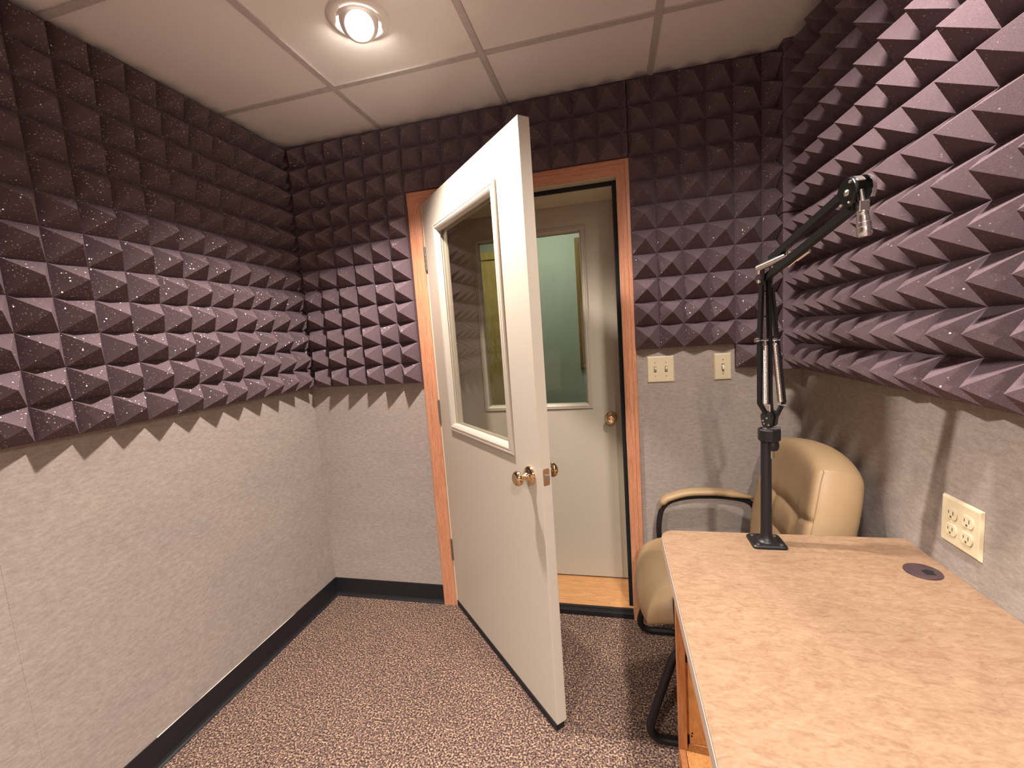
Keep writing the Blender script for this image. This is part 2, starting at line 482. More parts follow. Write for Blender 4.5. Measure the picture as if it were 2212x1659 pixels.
# flat filler strips standing in the right corner
for z0, z1, lb in ((ZR, zs - .001, 'lower flat purple foam strip filling the right corner'), (zs, H + .0, 'upper flat purple foam strip filling the right corner, reaching the ceiling')):
    mb = MB().box(2.2615, 2.3585, -.0862, -.0006, z0, z1 - .001)
    tag(mb.build('foam_filler', FOAM, bevel=.004, seg=2), lb, 'foam strip', 'foam strips in the right corner')

# ------------------------------------------------------------------ doorway: casing, frame, sill
cas = empty('trim_3', ((XL + XR) / 2, 0, 0), 'red oak casing around the doorway', 'door casing', kind='structure')
CO0, CO1, CZT = .665, 1.7025, 2.118
CI0, CI1, CIZ = .733, 1.6455, 2.055
prof = [(0, .0005), (0, .013), (.06, .018), (.30, .0185), (.34, .0165), (.38, .0185), (.62, .0175), (.66, .0155), (.70, .0165), (.93, .011), (1, .008), (1, .0005)]
def leg(xo, xi, sgn):
    mb = MB()
    n = len(prof)
    bot = [(xo + (xi - xo) * t, -h, .0) for t, h in prof]
    top = [(xo + (xi - xo) * t, -h, CZT + (CIZ - CZT) * t) for t, h in prof]
    mb.add(bot + top, [tuple(range(n)), tuple(range(n, 2 * n))] + [(k, (k + 1) % n, n + (k + 1) % n, n + k) for k in range(n)])
    return mb
leg(CO0, CI0, 1).build('side_casing', OAKV, cas)
leg(CO1, CI1, -1).build('side_casing', OAKV, cas)
n = len(prof)
a = [(CO0 + (CI0 - CO0) * t, -h, CZT + (CIZ - CZT) * t) for t, h in prof]
b = [(CO1 + (CI1 - CO1) * t, -h, CZT + (CIZ - CZT) * t) for t, h in prof]
MB().add(a + b, [tuple(range(n)), tuple(range(n, 2 * n))] + [(k, (k + 1) % n, n + (k + 1) % n, n + k) for k in range(n)]).build('head_casing', OAKH, cas)

jam = empty('trim_4', ((XL + XR) / 2, .15, 0), 'cream painted door frame with black gasket', 'door frame', kind='structure')
mb = MB().box(XL - .033, XL, -.004, .33, 0, ZH).box(XR, XR + .035, -.004, .33, 0, ZH).box(XL - .033, XR + .035, -.004, .33, ZH, ZH + .035)
mb.build('jamb', JAMBP, jam, bevel=.001)
mb = MB().box(XL, XL + .016, .060, .272, .0305, ZH - .0005).box(XR - .016, XR, .060, .272, .0305, ZH - .0005).box(XL + .0165, XR - .0165, .060, .272, ZH - .016, ZH - .0005)
mb.build('door_stop', JAMBP, jam)
mb = MB().box(XL, XL + .0185, .047, .0595, .03, ZH).box(XR - .0185, XR, .047, .0595, .03, ZH).box(XL + .0185, XR - .0185, .047, .0595, ZH - .0185, ZH)
mb.build('gasket', RUBBER, jam, bevel=.002)
MB().box(XR - .0012, XR + .001, .006, .034, .875, .945).build('strike_plate', BRASSD, jam)
sill = empty('trim_5', ((XL + XR) / 2, .15, 0), 'golden oak sill board between the two doors', 'door sill', kind='structure')
MB().box(XL, XR, .036, .34, 0, .030).build('sill_board', OAKF, sill, bevel=.002)
mb = MB().box(XL, XR, -.012, .0355, 0, .0265).box(XL, XR, .014, .024, .0265, .031)
mb.build('rubber_threshold', RUBBER, sill, bevel=.004)

# ------------------------------------------------------------------ doors
def ring(mb, u0, u1, z0, z1, a0, a1, b0, b1, t0, t1):
    vs = []
    for t in (t0, t1):
        vs += [(u0, t, z0), (u1, t, z0), (u1, t, z1), (u0, t, z1), (a0, t, b0), (a1, t, b0), (a1, t, b1), (a0, t, b1)]
    fs = []
    for k in range(4):
        l = (k + 1) % 4
        fs += [(k, l, 4 + l, 4 + k), (8 + k, 8 + l, 12 + l, 12 + k), (k, l, 8 + l, 8 + k), (4 + k, 4 + l, 12 + l, 12 + k)]
    return mb.add(vs, fs)

LITE = [(0, 0), (0, .006), (.003, .0095), (.010, .0105), (.0125, .008), (.015, .0105), (.022, .012), (.026, .010), (.034, .004), (.0365, -.010), (.030, -.0125), (.012, -.0005)]
KNOB = [(0, 0), (0, .0330), (.004, .0335), (.008, .0305), (.012, .026), (.015, .017), (.019, .0135), (.022, .0135), (.024, .0112), (.034, .0105), (.037, .0125), (.040, .019), (.044, .0246), (.050, .0268), (.056, .0252), (.062, .0205), (.0645, .0155), (.0638, .013), (.063, .006), (.063, 0)]
def door(root, w, th, z0, z1, lite, glassmat, rose, back=True, lw=1.0):
    """door in local coordinates: u along +x from the hinge, face at y=0, thickness to +y"""
    u0, u1, b0, b1 = lite
    g = .030 * lw
    prof_ = [(i_ * lw, h_) for i_, h_ in LITE]
    leaf = ring(MB(), 0, w, z0, z1, u0 + g, u1 - g, b0 + g, b1 - g, 0, th).build('door_leaf', DOORP, root, bevel=.0025, seg=2)
    fr_ = MB().rectsweep((u0, u1, b0, b1), prof_, lambda a, b, h: (a, -h, b)).build('lite_frame', DOORP, root)
    smooth_angle(fr_, 25)
    MB().rectsweep((u0, u1, b0, b1), prof_, lambda a, b, h: (a, th + h, b)).build('lite_frame', DOORP, root)
    MB().box(u0 + .0345 * lw, u1 - .0345 * lw, th / 2 - .003, th / 2 + .003, b0 + .0345 * lw, b1 - .0345 * lw).build('glass_pane', glassmat, root)
    ku, kz = rose
    k = MB().lathe([(h, r) for h, r in KNOB], (ku, 0, kz), (0, -1, 0), 40).build('door_knob', BRASS, root, smooth=True)
    smooth_angle(k, 50)
    if back:
        k = MB().lathe([(h, r) for h, r in KNOB], (ku, th, kz), (0, 1, 0), 40).build('door_knob', BRASS, root, smooth=True)
        smooth_angle(k, 50)
    return leaf

TH = .041
d1 = empty('door_1', (.7425, -.0136, 0), 'cream door standing half open into the booth with tall glass pane and brass knob', 'door', kind='structure', rz=math.radians(-46.53))
DW = .889
door(d1, DW, TH, .030, 2.058, (.139, .728, .976, 1.927), GLASS1, (.8225, .925))
# small blemish screw caps on the lite frame
# latch plate and bolt
def rrect(a0, a1, b0, b1, r, n=5):
    pts = []
    for ca, cb, s0 in ((a1 - r, b1 - r, 0), (a0 + r, b1 - r, 1), (a0 + r, b0 + r, 2), (a1 - r, b0 + r, 3)):
        for k in range(n + 1):
            t = PI / 2 * (s0 + k / n); pts.append((ca + r * math.cos(t), cb + r * math.sin(t)))
    return pts
lp = MB().prism(rrect(.008, .033, .903, .960, .005), lambda a, b, t: (DW - .001 + .0022 * t, a, b)).build('latch_plate', BRASSD, d1)
mb = MB()
mb.add([(DW + .001, .0125, .922), (DW + .001, .0125, .941), (DW + .001, .027, .922), (DW + .001, .027, .941), (DW + .011, .0255, .922), (DW + .011, .0255, .941), (DW + .011, .027, .922), (DW + .011, .027, .941)],
       [(0, 1, 5, 4), (4, 5, 7, 6), (0, 4, 6, 2), (1, 3, 7, 5), (2, 6, 7, 3), (0, 2, 3, 1)])
mb.build('latch_bolt', STEEL, lp, bevel=.001)
for z in (.909, .954):
    MB().lathe([(0, .0028), (.0012, .0022), (.0014, .0001)], (DW + .0012, .0205, z), (1, 0, 0), 12).build('screw', BRASSD, lp)
mb = MB().box(.004, DW - .006, .006, TH - .006, .0035, .031)
mb.box(.004, DW - .001, -.0035, .0, .006, .031)
mb.build('door_sweep', RUBBER, d1, bevel=.001)
for zc in (1.80, 1.05, .312):
    hg = MB()
    for k in range(5):
        hg.tube([(-.0055, -.0035, zc - .055 + .022 * k + .0008), (-.0055, -.0035, zc - .055 + .022 * (k + 1) - .0008)], .0058, 12)
    hg.tube([(-.0055, -.0035, zc - .059), (-.0055, -.0035, zc + .059)], .0036, 10)
    hg.box(-.0022, .0004, -.002, .033, zc - .052, zc + .052)
    h = hg.build('hinge', STEEL, d1)
    smooth_angle(h, 40)
d2 = empty('door_2', (XL + .002, .280, 0), 'closed cream inner door with green-tinted glass seen through the doorway', 'door', kind='structure')
# built with the root unrotated: shift the local build by hand
def door_at(root, dx, dy):
    before = set(bpy.data.objects)
    root.rotation_euler = (0, 0, 1e-7)
    door(root, .9035, .042, .0365, 2.050, (.150, .7460, .990, 1.9335), GLASS2, (.836, .9375), lw=.76)
    MB().box(.004, .9, .008, .034, .0305, .0365).build('door_sweep', RUBBER, root)
door_at(d2, 0, 0)

# ------------------------------------------------------------------ hallway beyond the inner door
HY = 1.60
struct('wall_hallway', MB().box(-1.2, 3.2, HY, HY + .1, 0, 2.44), MINT, 'mint green hallway wall seen through the inner door glass', 'wall')
mb = MB().box(-1.2, XL - .034, .20, .33, 0, 2.44).box(XR + .036, 3.2, .20, .33, 0, 2.44).box(XL - .034, XR + .036, .20, .33, ZH + .036, 2.44)
struct('wall_partition', mb, MINT, 'hallway side of the wall around the inner door', 'wall')
mb = MB().box(-1.3, -1.2, .2, HY + .1, 0, 2.44).box(3.2, 3.3, .2, HY + .1, 0, 2.44)
struct('wall_hallway_ends', mb, MINT, 'end walls of the mint green hallway', 'wall')
struct('trim_6', MB().box(-1.3, 3.3, .2, HY + .1, 2.44, 2.50), HALLC, 'pale hallway ceiling', 'ceiling')
struct('trim_7', MB().box(-1.3, 3.3, .345, HY + .1, -.08, -.001), HALLF, 'brown hallway floor', 'floor')
d3 = empty('door_3', (.36, HY, 0), 'golden oak hallway door seen through both panes of glass', 'door', kind='structure')
MB().box(-.10, .80, HY - .012, HY - .001, .01, 2.045).build('door_leaf', OLIVE, d3)
mb = MB().box(-.17, -.10, HY - .024, HY - .001, 0, 2.115).box(.80, .87, HY - .024, HY - .001, 0, 2.115).box(-.0995, .7995, HY - .024, HY - .001, 2.05, 2.115)
mb.build('door_casing', OLIVE, d3, bevel=.004)
MB().box(.505, .528, HY - .016, HY - .012, 1.62, 1.70).build('pale_plaque', WHITEP, d3)  # small pale plaque standing in for an unidentified mark on the door
w1 = empty('window_1', (1.8, HY, 1.09), 'golden brown oak framed window on the mint hallway wall', 'window', kind='structure')
WPROF = [(0, 0.001), (0, .022), (.006, .026), (.030, .024), (.034, .020), (.050, .020), (.060, .012), (.065, .004), (.065, .001)]
o = MB().rectsweep((1.336, 2.30, 1.09, 2.145), WPROF, lambda a, b, h: (a, HY - h, b)).build('window_frame', GOLDW, w1)
MB().box(1.40, 2.24, HY - .006, HY - .002, 1.15, 2.085).build('glass_pane', GLASSD, w1)
hl = empty('ceiling_lamp', (1.1, 1.0, 2.41), 'hallway ceiling lamp beyond the inner door', 'lamp')
MB().box(.80, 1.40, .85, 1.15, 2.418, 2.4395).build('lamp_housing', WHITEP, hl, bevel=.004)
MB().box(.82, 1.38, .87, 1.13, 2.412, 2.4180).build('lamp_diffuser', HBULB, hl)

# ------------------------------------------------------------------ recessed ceiling lamps
def downlight(x, y, label, energy, tilt, size=150, blend=.9, aim=None, soft=.035):
    r = empty('recessed_lamp', (x, y, H - .02), label, 'lamp', 'recessed ceiling lamps')
    t = MB().lathe([(-.0005, .070), (.004, .096), (-.004, .094), (-.007, .074), (-.006, .069), (.0, .066)][1:], (x, y, H), (0, 0, 1), 48, cap=False).build('trim_ring', TILE, r, smooth=True)
    ax = Vector(tilt).normalized()
    c = Vector((x, y, H - .012))
    s = MB().lathe([(-.012, .060), (-.004, .059), (.006, .054), (.014, .047), (.0145, .043), (.010, .0425), (.002, .0425)], c, ax, 40, cap=False).build('eyeball', TILE, r, smooth=True)
    MB().lathe([(.004, .0422), (.0075, .034), (.0095, .018), (.010, 0)], c, ax, 36, cap=False).build('bulb', BULB, s, smooth=True)
    L = bpy.data.lights.new('bulb_light', 'SPOT'); L.energy = energy; L.color = (1.0, .895, .83)
    L.spot_size = math.radians(size); L.spot_blend = blend; L.shadow_soft_size = soft
    lo = bpy.data.objects.new('bulb_light', L); link(lo)
    lo.location = c + ax * .020
    d = Vector(aim) if aim else ax
    lo.rotation_euler = d.to_track_quat('-Z', 'Y').to_euler()
    return r
downlight(.872, -.668, 'lit recessed eyeball lamp in the ceiling tile by the door', 116, (.30, -.50, -1), size=127, blend=.6, aim=(.0, -.03, -1))
downlight(2.01, -1.13, 'recessed ceiling lamp above the far end of the desk', 62, (-.05, .12, -1), size=128, blend=.7, aim=(.04, .22, -1), soft=.085)
downlight(.66, -3.50, 'recessed ceiling lamp at the near end of the booth', 240, (.0, .05, -1), size=140, blend=.7)
downlight(1.98, -2.95, 'unseen recessed lamp added for fill light above the near end of the desk', 220, (.0, .05, -1), size=140, blend=.7)  # added out-of-view lamp, its bounce fills the door front and ceiling

# ------------------------------------------------------------------ switches and outlet
def switch_plate(x0, x1, z0, z1, n, label, ups):
    r = empty('light_switch', ((x0 + x1) / 2, 0, z0), label, 'light switch', 'ivory light switches')
    def pill(a0, a1, b0, b1):
        return MB().rectsweep((a0, a1, b0, b1), [(0, .0005), (.0035, .0058), (.006, .0066), (.0061, .0005)], lambda a, b, h: (a, -h, b)).box(a0 + .006, a1 - .006, -.0066, -.0005, b0 + .006, b1 - .006)
    pill(x0, x1, z0, z1).build('cover_plate', IVORY, r, merge=.0001)
    zc = (z0 + z1) / 2
    for k in range(n):
        xc = (x0 + x1) / 2 + (k - (n - 1) / 2) * .046
        MB().box(xc - .0055, xc + .0055, -.0072, -.0066, zc - .0125, zc + .0125).build('switch_slot', DARKSLOT, r)
        up = ups[k]
        s = 1 if up else -1
        mb = MB(); q = []
        for yy, zz, wd, ht in ((-.0068, 0, .0045, .0095), (-.0185, s * .0065, .0038, .0045)):
            q += [(xc - wd, yy, zc + zz - ht), (xc + wd, yy, zc + zz - ht), (xc + wd, yy, zc + zz + ht), (xc - wd, yy, zc + zz + ht)]
        mb.add(q, [(0, 1, 2, 3), (4, 5, 6, 7), (0, 1, 5, 4), (1, 2, 6, 5), (2, 3, 7, 6), (3, 0, 4, 7)])
        mb.build('toggle', IVORYL, r, bevel=.0008)
        for dz in (-.030, .030):
            MB().lathe([(0, .0034), (.0012, .0028), (.0014, 0)], (xc, -.0064, zc + dz), (0, -1, 0), 14).build('screw', BRASSD, r)
    return r
switch_plate(1.746, 1.861, 1.149, 1.267, 2, 'ivory double toggle switch plate next to the oak casing', (True, True))
switch_plate(2.023, 2.093, 1.149, 1.265, 1, 'ivory single toggle switch plate beside the foam offcut', (False,))
ot = empty('power_outlet', (W, -.8625, .842), 'ivory double outlet plate on the right wall above the desk', 'outlet')
y0, y1, z0, z1 = -.921, -.804, .842, .957
mb = MB().rectsweep((y0, y1, z0, z1), [(0, .0005), (.0035, .0058), (.006, .0066), (.0061, .0005)], lambda a, b, h: (W - h, a, b)).box(W - .0066, W - .0005, y0 + .006, y1 - .006, z0 + .006, z1 - .006)
mb.build('cover_plate', IVORY, ot, merge=.0001)
for k in (-1, 1):
    yc = (y0 + y1) / 2 + k * .023
    MB().lathe([(0, .0032), (.001, .0027), (.0012, 0)], (W - .0064, yc, .8995), (-1, 0, 0), 14).build('screw', IVORYL, ot)
    for s in (-1, 1):
        zc = .8995 + s * .0195
        poly = []
        for q in range(33):
            t = 2 * PI * q / 33; rr = .0172
            poly.append((rr * math.cos(t), max(-.0138, min(.0138, rr * math.sin(t)))))
        rc = MB().prism(poly, lambda a, b, t: (W - .0064 - .0026 * t, yc + a, zc + b)).build('receptacle', IVORY, ot, bevel=.0006)
        mb = MB()
        mb.box(W - .0094, W - .0089, yc - .0075, yc - .0055, zc - .002, zc + .007)
        mb.box(W - .0094, W - .0089, yc + .0055, yc + .0075, zc - .001, zc + .006)
        mb.lathe([(0, .0026), (.0005, .0026)], (W - .0089, yc, zc - .0075), (-1, 0, 0), 12)
        mb.build('socket_slot', DARKSLOT, rc)

# ------------------------------------------------------------------ desk
DX0, DX1, DY1, DY0, DZ = 1.7195, W - .0015, -.671, -2.45, .775
desk = empty('desk', ((DX0 + DX1) / 2, (DY0 + DY1) / 2, 0), 'desk with mottled tan laminate top along the right wall', 'desk')
def deskpoly(i):
    r = .042 - i; n = 10
    pts = [(DX1 - 0, DY0 + i), (DX1 - 0, DY1 - .0 - i)]
    for k in range(n + 1):
        t = PI / 2 + PI / 2 * k / n
        pts.append((DX0 + i + r + r * math.cos(t), DY1 - i - r + r * math.sin(t)))
    pts.append((DX0 + i, DY0 + i))
    return pts
GRX, GRY, GRR = 2.2965, -.847, .0355
top = MB().prism(deskpoly(.0015), lambda a, b, t: (a, b, DZ - .004 + .004 * t)).build('desk_top', LAM, desk, bevel=.0012, seg=2, angle=60)
MB().prism(deskpoly(0), lambda a, b, t: (a, b, DZ - .0395 + .0355 * t)).build('edge_band', LAMEDGE, desk, bevel=.001)
# grommet
g = MB().lathe([(-.001, .0335), (.0005, .0360), (.0030, .0352), (.0042, .0330), (.0042, 0)], (GRX, GRY, DZ), (0, 0, 1), 44).build('cable_grommet', BROWNP, desk)
smooth_angle(g, 40)
MB().prism([(-.004, -.012), (.016, -.012), (.016, -.003), (.020, .006), (.008, .012), (-.004, .007)], lambda a, b, t: (GRX + a, GRY + b - .008, DZ + .0040 + .0006 * t)).build('cable_hole', RUBBER, g)
# pine support frame under the top
SY = -.775
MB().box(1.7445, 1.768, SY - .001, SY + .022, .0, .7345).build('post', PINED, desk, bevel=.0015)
MB().box(1.770, 2.335, SY + .024, SY + .043, .06, .7345).build('end_panel', PINE, desk)
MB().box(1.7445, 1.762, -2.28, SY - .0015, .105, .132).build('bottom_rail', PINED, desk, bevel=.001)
MB().box(1.7635, 2.335, -2.28, SY + .0235, .112, .1305).build('bottom_shelf', PINE, desk)
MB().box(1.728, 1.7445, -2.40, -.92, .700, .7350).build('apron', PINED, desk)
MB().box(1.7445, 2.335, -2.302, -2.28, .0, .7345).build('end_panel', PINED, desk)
MB().box(2.3355, 2.354, -2.30, SY + .043, .0, .7345).build('back_panel', PINE, desk)
for x, z in ((1.789, .42), (1.800, .437), (1.80, .345), (1.784, .155), (1.786, .165), (1.797, .52)):
    MB().lathe([(0, .0032), (.0012, .0026), (.0014, 0)], (x, SY + .0242, z), (0, -1, 0), 10).build('nail_head', RUBBER, desk)
MB().box(1.7700, 1.7775, SY + .0215, SY + .0243, .131, .16).build('dark_notch', RUBBER, desk)
MB().box(1.7700, 1.7760, SY + .0215, SY + .0243, .40, .425).build('dark_notch', RUBBER, desk)

# ------------------------------------------------------------------ microphone boom arm on the desk
ma = empty('microphone_arm', (1.997, -.730, DZ), 'black spring-balanced microphone boom arm bolted to the desk', 'microphone arm')
BX, BY = 1.997, -.731
bp = MB()
def platepoly(h): return rrect(BX - h, BX + h, BY - h * .92, BY + h * .92, .010)
for (h0, zz0), (h1, zz1) in (((.043, .0004), (.043, .006)), ((.043, .006), (.040, .0095))):
    a_ = platepoly(h0); b_ = platepoly(h1); n_ = len(a_)
    bp.add([(x, y, DZ + zz0) for x, y in a_] + [(x, y, DZ + zz1) for x, y in b_], [tuple(range(n_))[::-1], tuple(range(n_, 2 * n_))] + [(k, (k + 1) % n_, n_ + (k + 1) % n_, n_ + k) for k in range(n_)])
bpo = bp.build('base_plate', BLACK, ma, merge=.0002)
for sx in (-1, 1):
    for sy in (-1, 1):
        MB().lathe([(0, .005), (.0015, .0045), (.0022, .002), (.0022, 0)], (BX + sx * .029, BY + sy * .027, DZ + .0092), (0, 0, 1), 14).build('screw', STEEL, bpo)
pst = MB().lathe([(.009, .026), (.013, .021), (.020, .0165), (.032, .0145), (.06, .0140), (.300, .0130), (.306, .0115), (.308, .0)], (BX, BY, DZ), (0, 0, 1), 28).build('post', BLACK, ma, smooth=True)
smooth_angle(pst, 60)
ux, uy = 2.0085, -.729
k = MB().lathe([(0, .0), (0, .0135), (.006, .0165), (.016, .0170), (.020, .0155), (.026, .0150)], (ux + .003, uy - .004, 1.044), (0, 0, 1), 28).build('socket_cup', BLACK, ma, smooth=True); smooth_angle(k, 50)
MB().tube([(ux, uy - .004, 1.022), (ux, uy - .004, 1.052)], .0085, 20).build('pin', STEEL, ma)
k = MB().lathe([(0, .026), (.002, .0275), (.030, .0275), (.033, .026), (.033, .0)], (ux - .003, uy, 1.070), (0, 0, 1), 10).build('collar', BLACK, ma, bevel=.0015)
# knuckle: two rounded cheek plates
def cheek(name, org, nrm, up, rad, ln, th, mat, parent):
    org = Vector(org); nrm = Vector(nrm).normalized(); up = Vector(up); up = (up - nrm * up.dot(nrm)).normalized(); sd = nrm.cross(up)
    poly = []
    for q in range(17):
        t = PI * q / 16; poly.append((rad * math.cos(t), ln / 2 + rad * math.sin(t)))
    for q in range(17):
        t = PI + PI * q / 16; poly.append((rad * .82 * math.cos(t), -ln / 2 + rad * .82 * math.sin(t)))
    return MB().prism(poly, lambda a, b, t: org + sd * a + up * b + nrm * (t - .5) * th).build(name, mat, parent, bevel=.0012)
nk = Vector((.80, .60, 0))           # hinge axis of the arm
kp = Vector((2.0085, -.727, 1.128))
c1 = cheek('knuckle_plate', kp - nk * .0125, nk, (0, 0, 1), .0155, .018, .011, BLACKG, ma)
c2 = cheek('knuckle_plate', kp + nk * .0090, nk, (0, 0, 1), .0150, .018, .011, BLACKG, ma)
for cpl, off, spots in ((c1, -.0190, ((.004, .006), (-.007, -.002), (-.004, -.010), (.009, -.012))), (c2, .0025, ((-.004, .006), (-.004, -.008)))):
    sd = nk.cross(Vector((0, 0, 1)))
    for a_, b_ in spots:
        MB().lathe([(0, .0030), (.0014, .0024), (.002, 0)], kp + nk * off + sd * a_ + Vector((0, 0, b_)), -nk, 12).build('rivet', CHROME, cpl)
MB().tube([kp + Vector((-.020, -.010, -.026)), kp + Vector((.024, -.004, -.026))], .0052, 14).build('hinge_pin', CHROME, ma)
MB().box(kp.x - .006, kp.x - .003, kp.y - .012, kp.y, kp.z + .012, kp.z + .040).box(kp.x - .014, kp.x - .003, kp.y - .012, kp.y, kp.z + .0405, kp.z + .043).build('stop_bracket', CHROME, ma)
# lower arm: channel with a spring inside (left) and a thin bar with a second spring (right)
AL = [(1.9985, -.7345, 1.140), (1.9808, -.7350, 1.174), (1.9725, -.765, 1.346), (1.9705, -.790, 1.503)]
AR = [(2.0095, -.7310, 1.150), (2.0065, -.7330, 1.185), (1.9960, -.764, 1.346), (1.9850, -.789, 1.500)]
BR_ = [(2.0215, -.722, 1.128), (2.0425, -.725, 1.176), (2.0160, -.755, 1.343), (1.9955, -.780, 1.479)]
def polybar(pts, w, h, up):
    mb = MB(); ring_ = []
    up = Vector(up).normalized()
    P_ = [Vector(p) for p in pts]
    for i, p in enumerate(P_):
        if i == 0: t = P_[1] - p
        elif i == len(P_) - 1: t = p - P_[-2]
        else: t = (P_[i + 1] - p).normalized() + (p - P_[i - 1]).normalized()
        t.normalize(); sd = t.cross(up).normalized(); u_ = sd.cross(t)
        ring_.append([p + sd * sx * w / 2 + u_ * sz * h / 2 for sx, sz in ((-1, -1), (1, -1), (1, 1), (-1, 1))])
    vs = [q for r_ in ring_ for q in r_]; fs = [(3, 2, 1, 0), tuple(4 * (len(P_) - 1) + q for q in range(4))]
    for i in range(len(P_) - 1):
        for q in range(4): fs.append((4 * i + q, 4 * i + (q + 1) % 4, 4 * i + 4 + (q + 1) % 4, 4 * i + 4 + q))
    return mb.add(vs, fs)
nrm_up = (.45, -1, 0)
polybar(AL, .0085, .012, nrm_up).build('lower_arm_bar', BLACK, ma, bevel=.001)
polybar(AR, .0080, .012, nrm_up).build('lower_arm_bar', BLACK, ma, bevel=.001)
polybar(BR_, .0070, .012, nrm_up).build('lower_arm_bar', BLACK, ma, bevel=.001)
def spring(a, b, r, wire, turns):
    a = Vector(a); b = Vector(b); t = (b - a).normalized()
    u = t.cross(Vector((0, 1, .1))).normalized(); w = t.cross(u); L_ = (b - a).length
    n_ = turns * 14
    pts = [a + t * L_ * k / n_ + (u * math.cos(2 * PI * k / 14) + w * math.sin(2 * PI * k / 14)) * r for k in range(n_ + 1)]
    mb = MB().tube(pts, wire, 6)
    mb.tube([a - t * .010, a + t * .004], wire * 1.1, 8); mb.tube([b - t * .004, b + t * .012], wire * 1.1, 8)
    return mb.build('spring', CHROME, ma, smooth=True)
spring((1.9925, -.7440, 1.176), (1.9845, -.7690, 1.333), .0052, .00125, 60)
spring((2.0320, -.7300, 1.178), (2.0085, -.7600, 1.334), .0062, .0013, 60)
MB().tube([(1.9640, -.7700, 1.3465), (2.0205, -.7570, 1.3440)], .0036, 14).lathe([(0, .006), (.007, .006), (.009, .004)], (1.9600, -.7709, 1.3467), (1, .23, -.04), 10).build('spring_bar', CHROME, ma)
MB().tube([(2.030, -.724, 1.167), (2.043, -.736, 1.165)], .0034, 12).build('spring_hook', CHROME, ma)
# elbow
el = Vector((1.9775, -.786, 1.5120))
cheek('elbow_bracket', el + Vector((-.006, -.004, -.008)), (1, -.12, 0), (.1, -.2, 1), .0125, .026, .006, BLACK, ma)
cheek('elbow_bracket', el + Vector((.016, .004, -.006)), (1, -.12, 0), (.1, -.2, 1), .0125, .026, .006, BLACK, ma)
for q in (Vector((-.012, -.008, .004)), Vector((-.0125, -.008, -.018))):
    MB().lathe([(0, .0052), (.004, .0052), (.007, .0035), (.0075, 0)], el + q, (-1, -.25, 0), 10).build('bolt', CHROME, ma)
# boom
UB0, UB1 = Vector((1.9915, -.842, 1.5540)), Vector((2.0235, -1.094, 1.6205))
LB0, LB1 = Vector((1.9800, -.788, 1.5010)), Vector((2.0270, -1.092, 1.5865))
MB().bar(UB0 + (UB0 - UB1) * .16, UB1, .012, .0165).build('boom_bar', BLACK, ma, bevel=.001)
MB().bar(LB0, LB1, .012, .0165).build('boom_bar', BLACK, ma, bevel=.001)
# chrome spring sleeve lying on the elbow
s0, s1 = Vector((1.9605, -.795, 1.5260)), Vector((2.0010, -.860, 1.5420))
sl = MB().tube([s0, s1], .0082, 22).tube([s1, s1 + (s1 - s0) * .22], .0042, 14).build('spring_sleeve', CHROME, ma)
smooth_angle(sl, 40)
MB().tube([s1 + Vector((.002, -.004, -.010)), s1 + Vector((.002, -.004, .009))], .0052, 14).build('sleeve_nut', CHROME, sl)
MB().tube([Vector((1.982, -.806, 1.512)), Vector((2.003, -.850, 1.531))], .0034, 12).build('sleeve_rod', CHROME, ma)
MB().tube([Vector((2.0150, -.880, 1.5290)), Vector((2.0300, -.905, 1.5430))], .0050, 14).tube([Vector((2.0040, -.862, 1.5170)), Vector((2.0150, -.880, 1.5290))], .0030, 12).build('tension_knob', CHROME, ma)
# head with two half-round cheeks, chrome strap and threaded tip
hc = Vector((2.0140, -1.094, 1.6080)); hn = Vector((.99, .12, .0)).normalized()
h1 = cheek('head_plate', hc, hn, (0, -.1, 1), .0262, .002, .005, BLACKG, ma)
cheek('head_plate', hc + hn * .0265 + Vector((0, 0, .002)), hn, (0, -.1, 1), .0262, .002, .004, BLACKG, ma)
sd = hn.cross(Vector((0, 0, 1)))
for a_, b_, r_ in ((.002, .002, .0062), (.012, .018, .0030), (.010, -.016, .0022), (-.012, -.016, .0026)):
    MB().lathe([(-.001, r_), (.002, r_ * .9), (.0035, r_ * .4), (.0037, 0)], hc - hn * .0025 + sd * a_ + Vector((0, 0, b_)), -hn, 14).build('bolt', CHROME, h1)
st = MB(); arc = []
for q in range(13):
    t = math.radians(35 + 100 * q / 12)
    arc.append(hc + hn * .0088 + sd * (.0258 * math.cos(t)) + Vector((0, 0, .001 + .0258 * math.sin(t))))
mbs = MB(); vs = []
for p in arc:
    o_ = (p - hc - hn * .0088).normalized()
    vs += [p - hn * .0062 + o_ * .0004, p + hn * .0062 + o_ * .0004, p + hn * .0062 + o_ * .0020, p - hn * .0062 + o_ * .0020]
fs = [(3, 2, 1, 0), tuple(4 * 12 + q for q in range(4))]
for k in range(12):
    for q in range(4): fs.append((4 * k + q, 4 * k + (q + 1) % 4, 4 * k + 4 + (q + 1) % 4, 4 * k + 4 + q))
mbs.add(vs, fs).build('head_strap', CHROME, ma)
rim = MB()
vs = []
for q in range(25):
    t = math.radians(-35 + 165 * q / 24)
    d_ = sd * math.cos(t) + Vector((0, 0, math.sin(t)))
    c_ = hc + hn * .0265 + Vector((0, 0, .003))
    vs += [c_ + d_ * .0264 - hn * .003, c_ + d_ * .0264 + hn * .003, c_ + d_ * .0274 + hn * .003, c_ + d_ * .0274 - hn * .003]
fs = [(3, 2, 1, 0), tuple(4 * 24 + q for q in range(4))]
for k in range(24):
    for q in range(4): fs.append((4 * k + q, 4 * k + (q + 1) % 4, 4 * k + 4 + (q + 1) % 4, 4 * k + 4 + q))
rim.add(vs, fs).build('plate_rim', CHROME, ma)
tp = Vector((2.0345, -1.1, 1.5960))
MB().tube([tp + Vector((-.004, 0, .016)), tp + Vector((-.001, 0, -.004))], .0052, 14).build('swivel_pin', CHROME, ma)
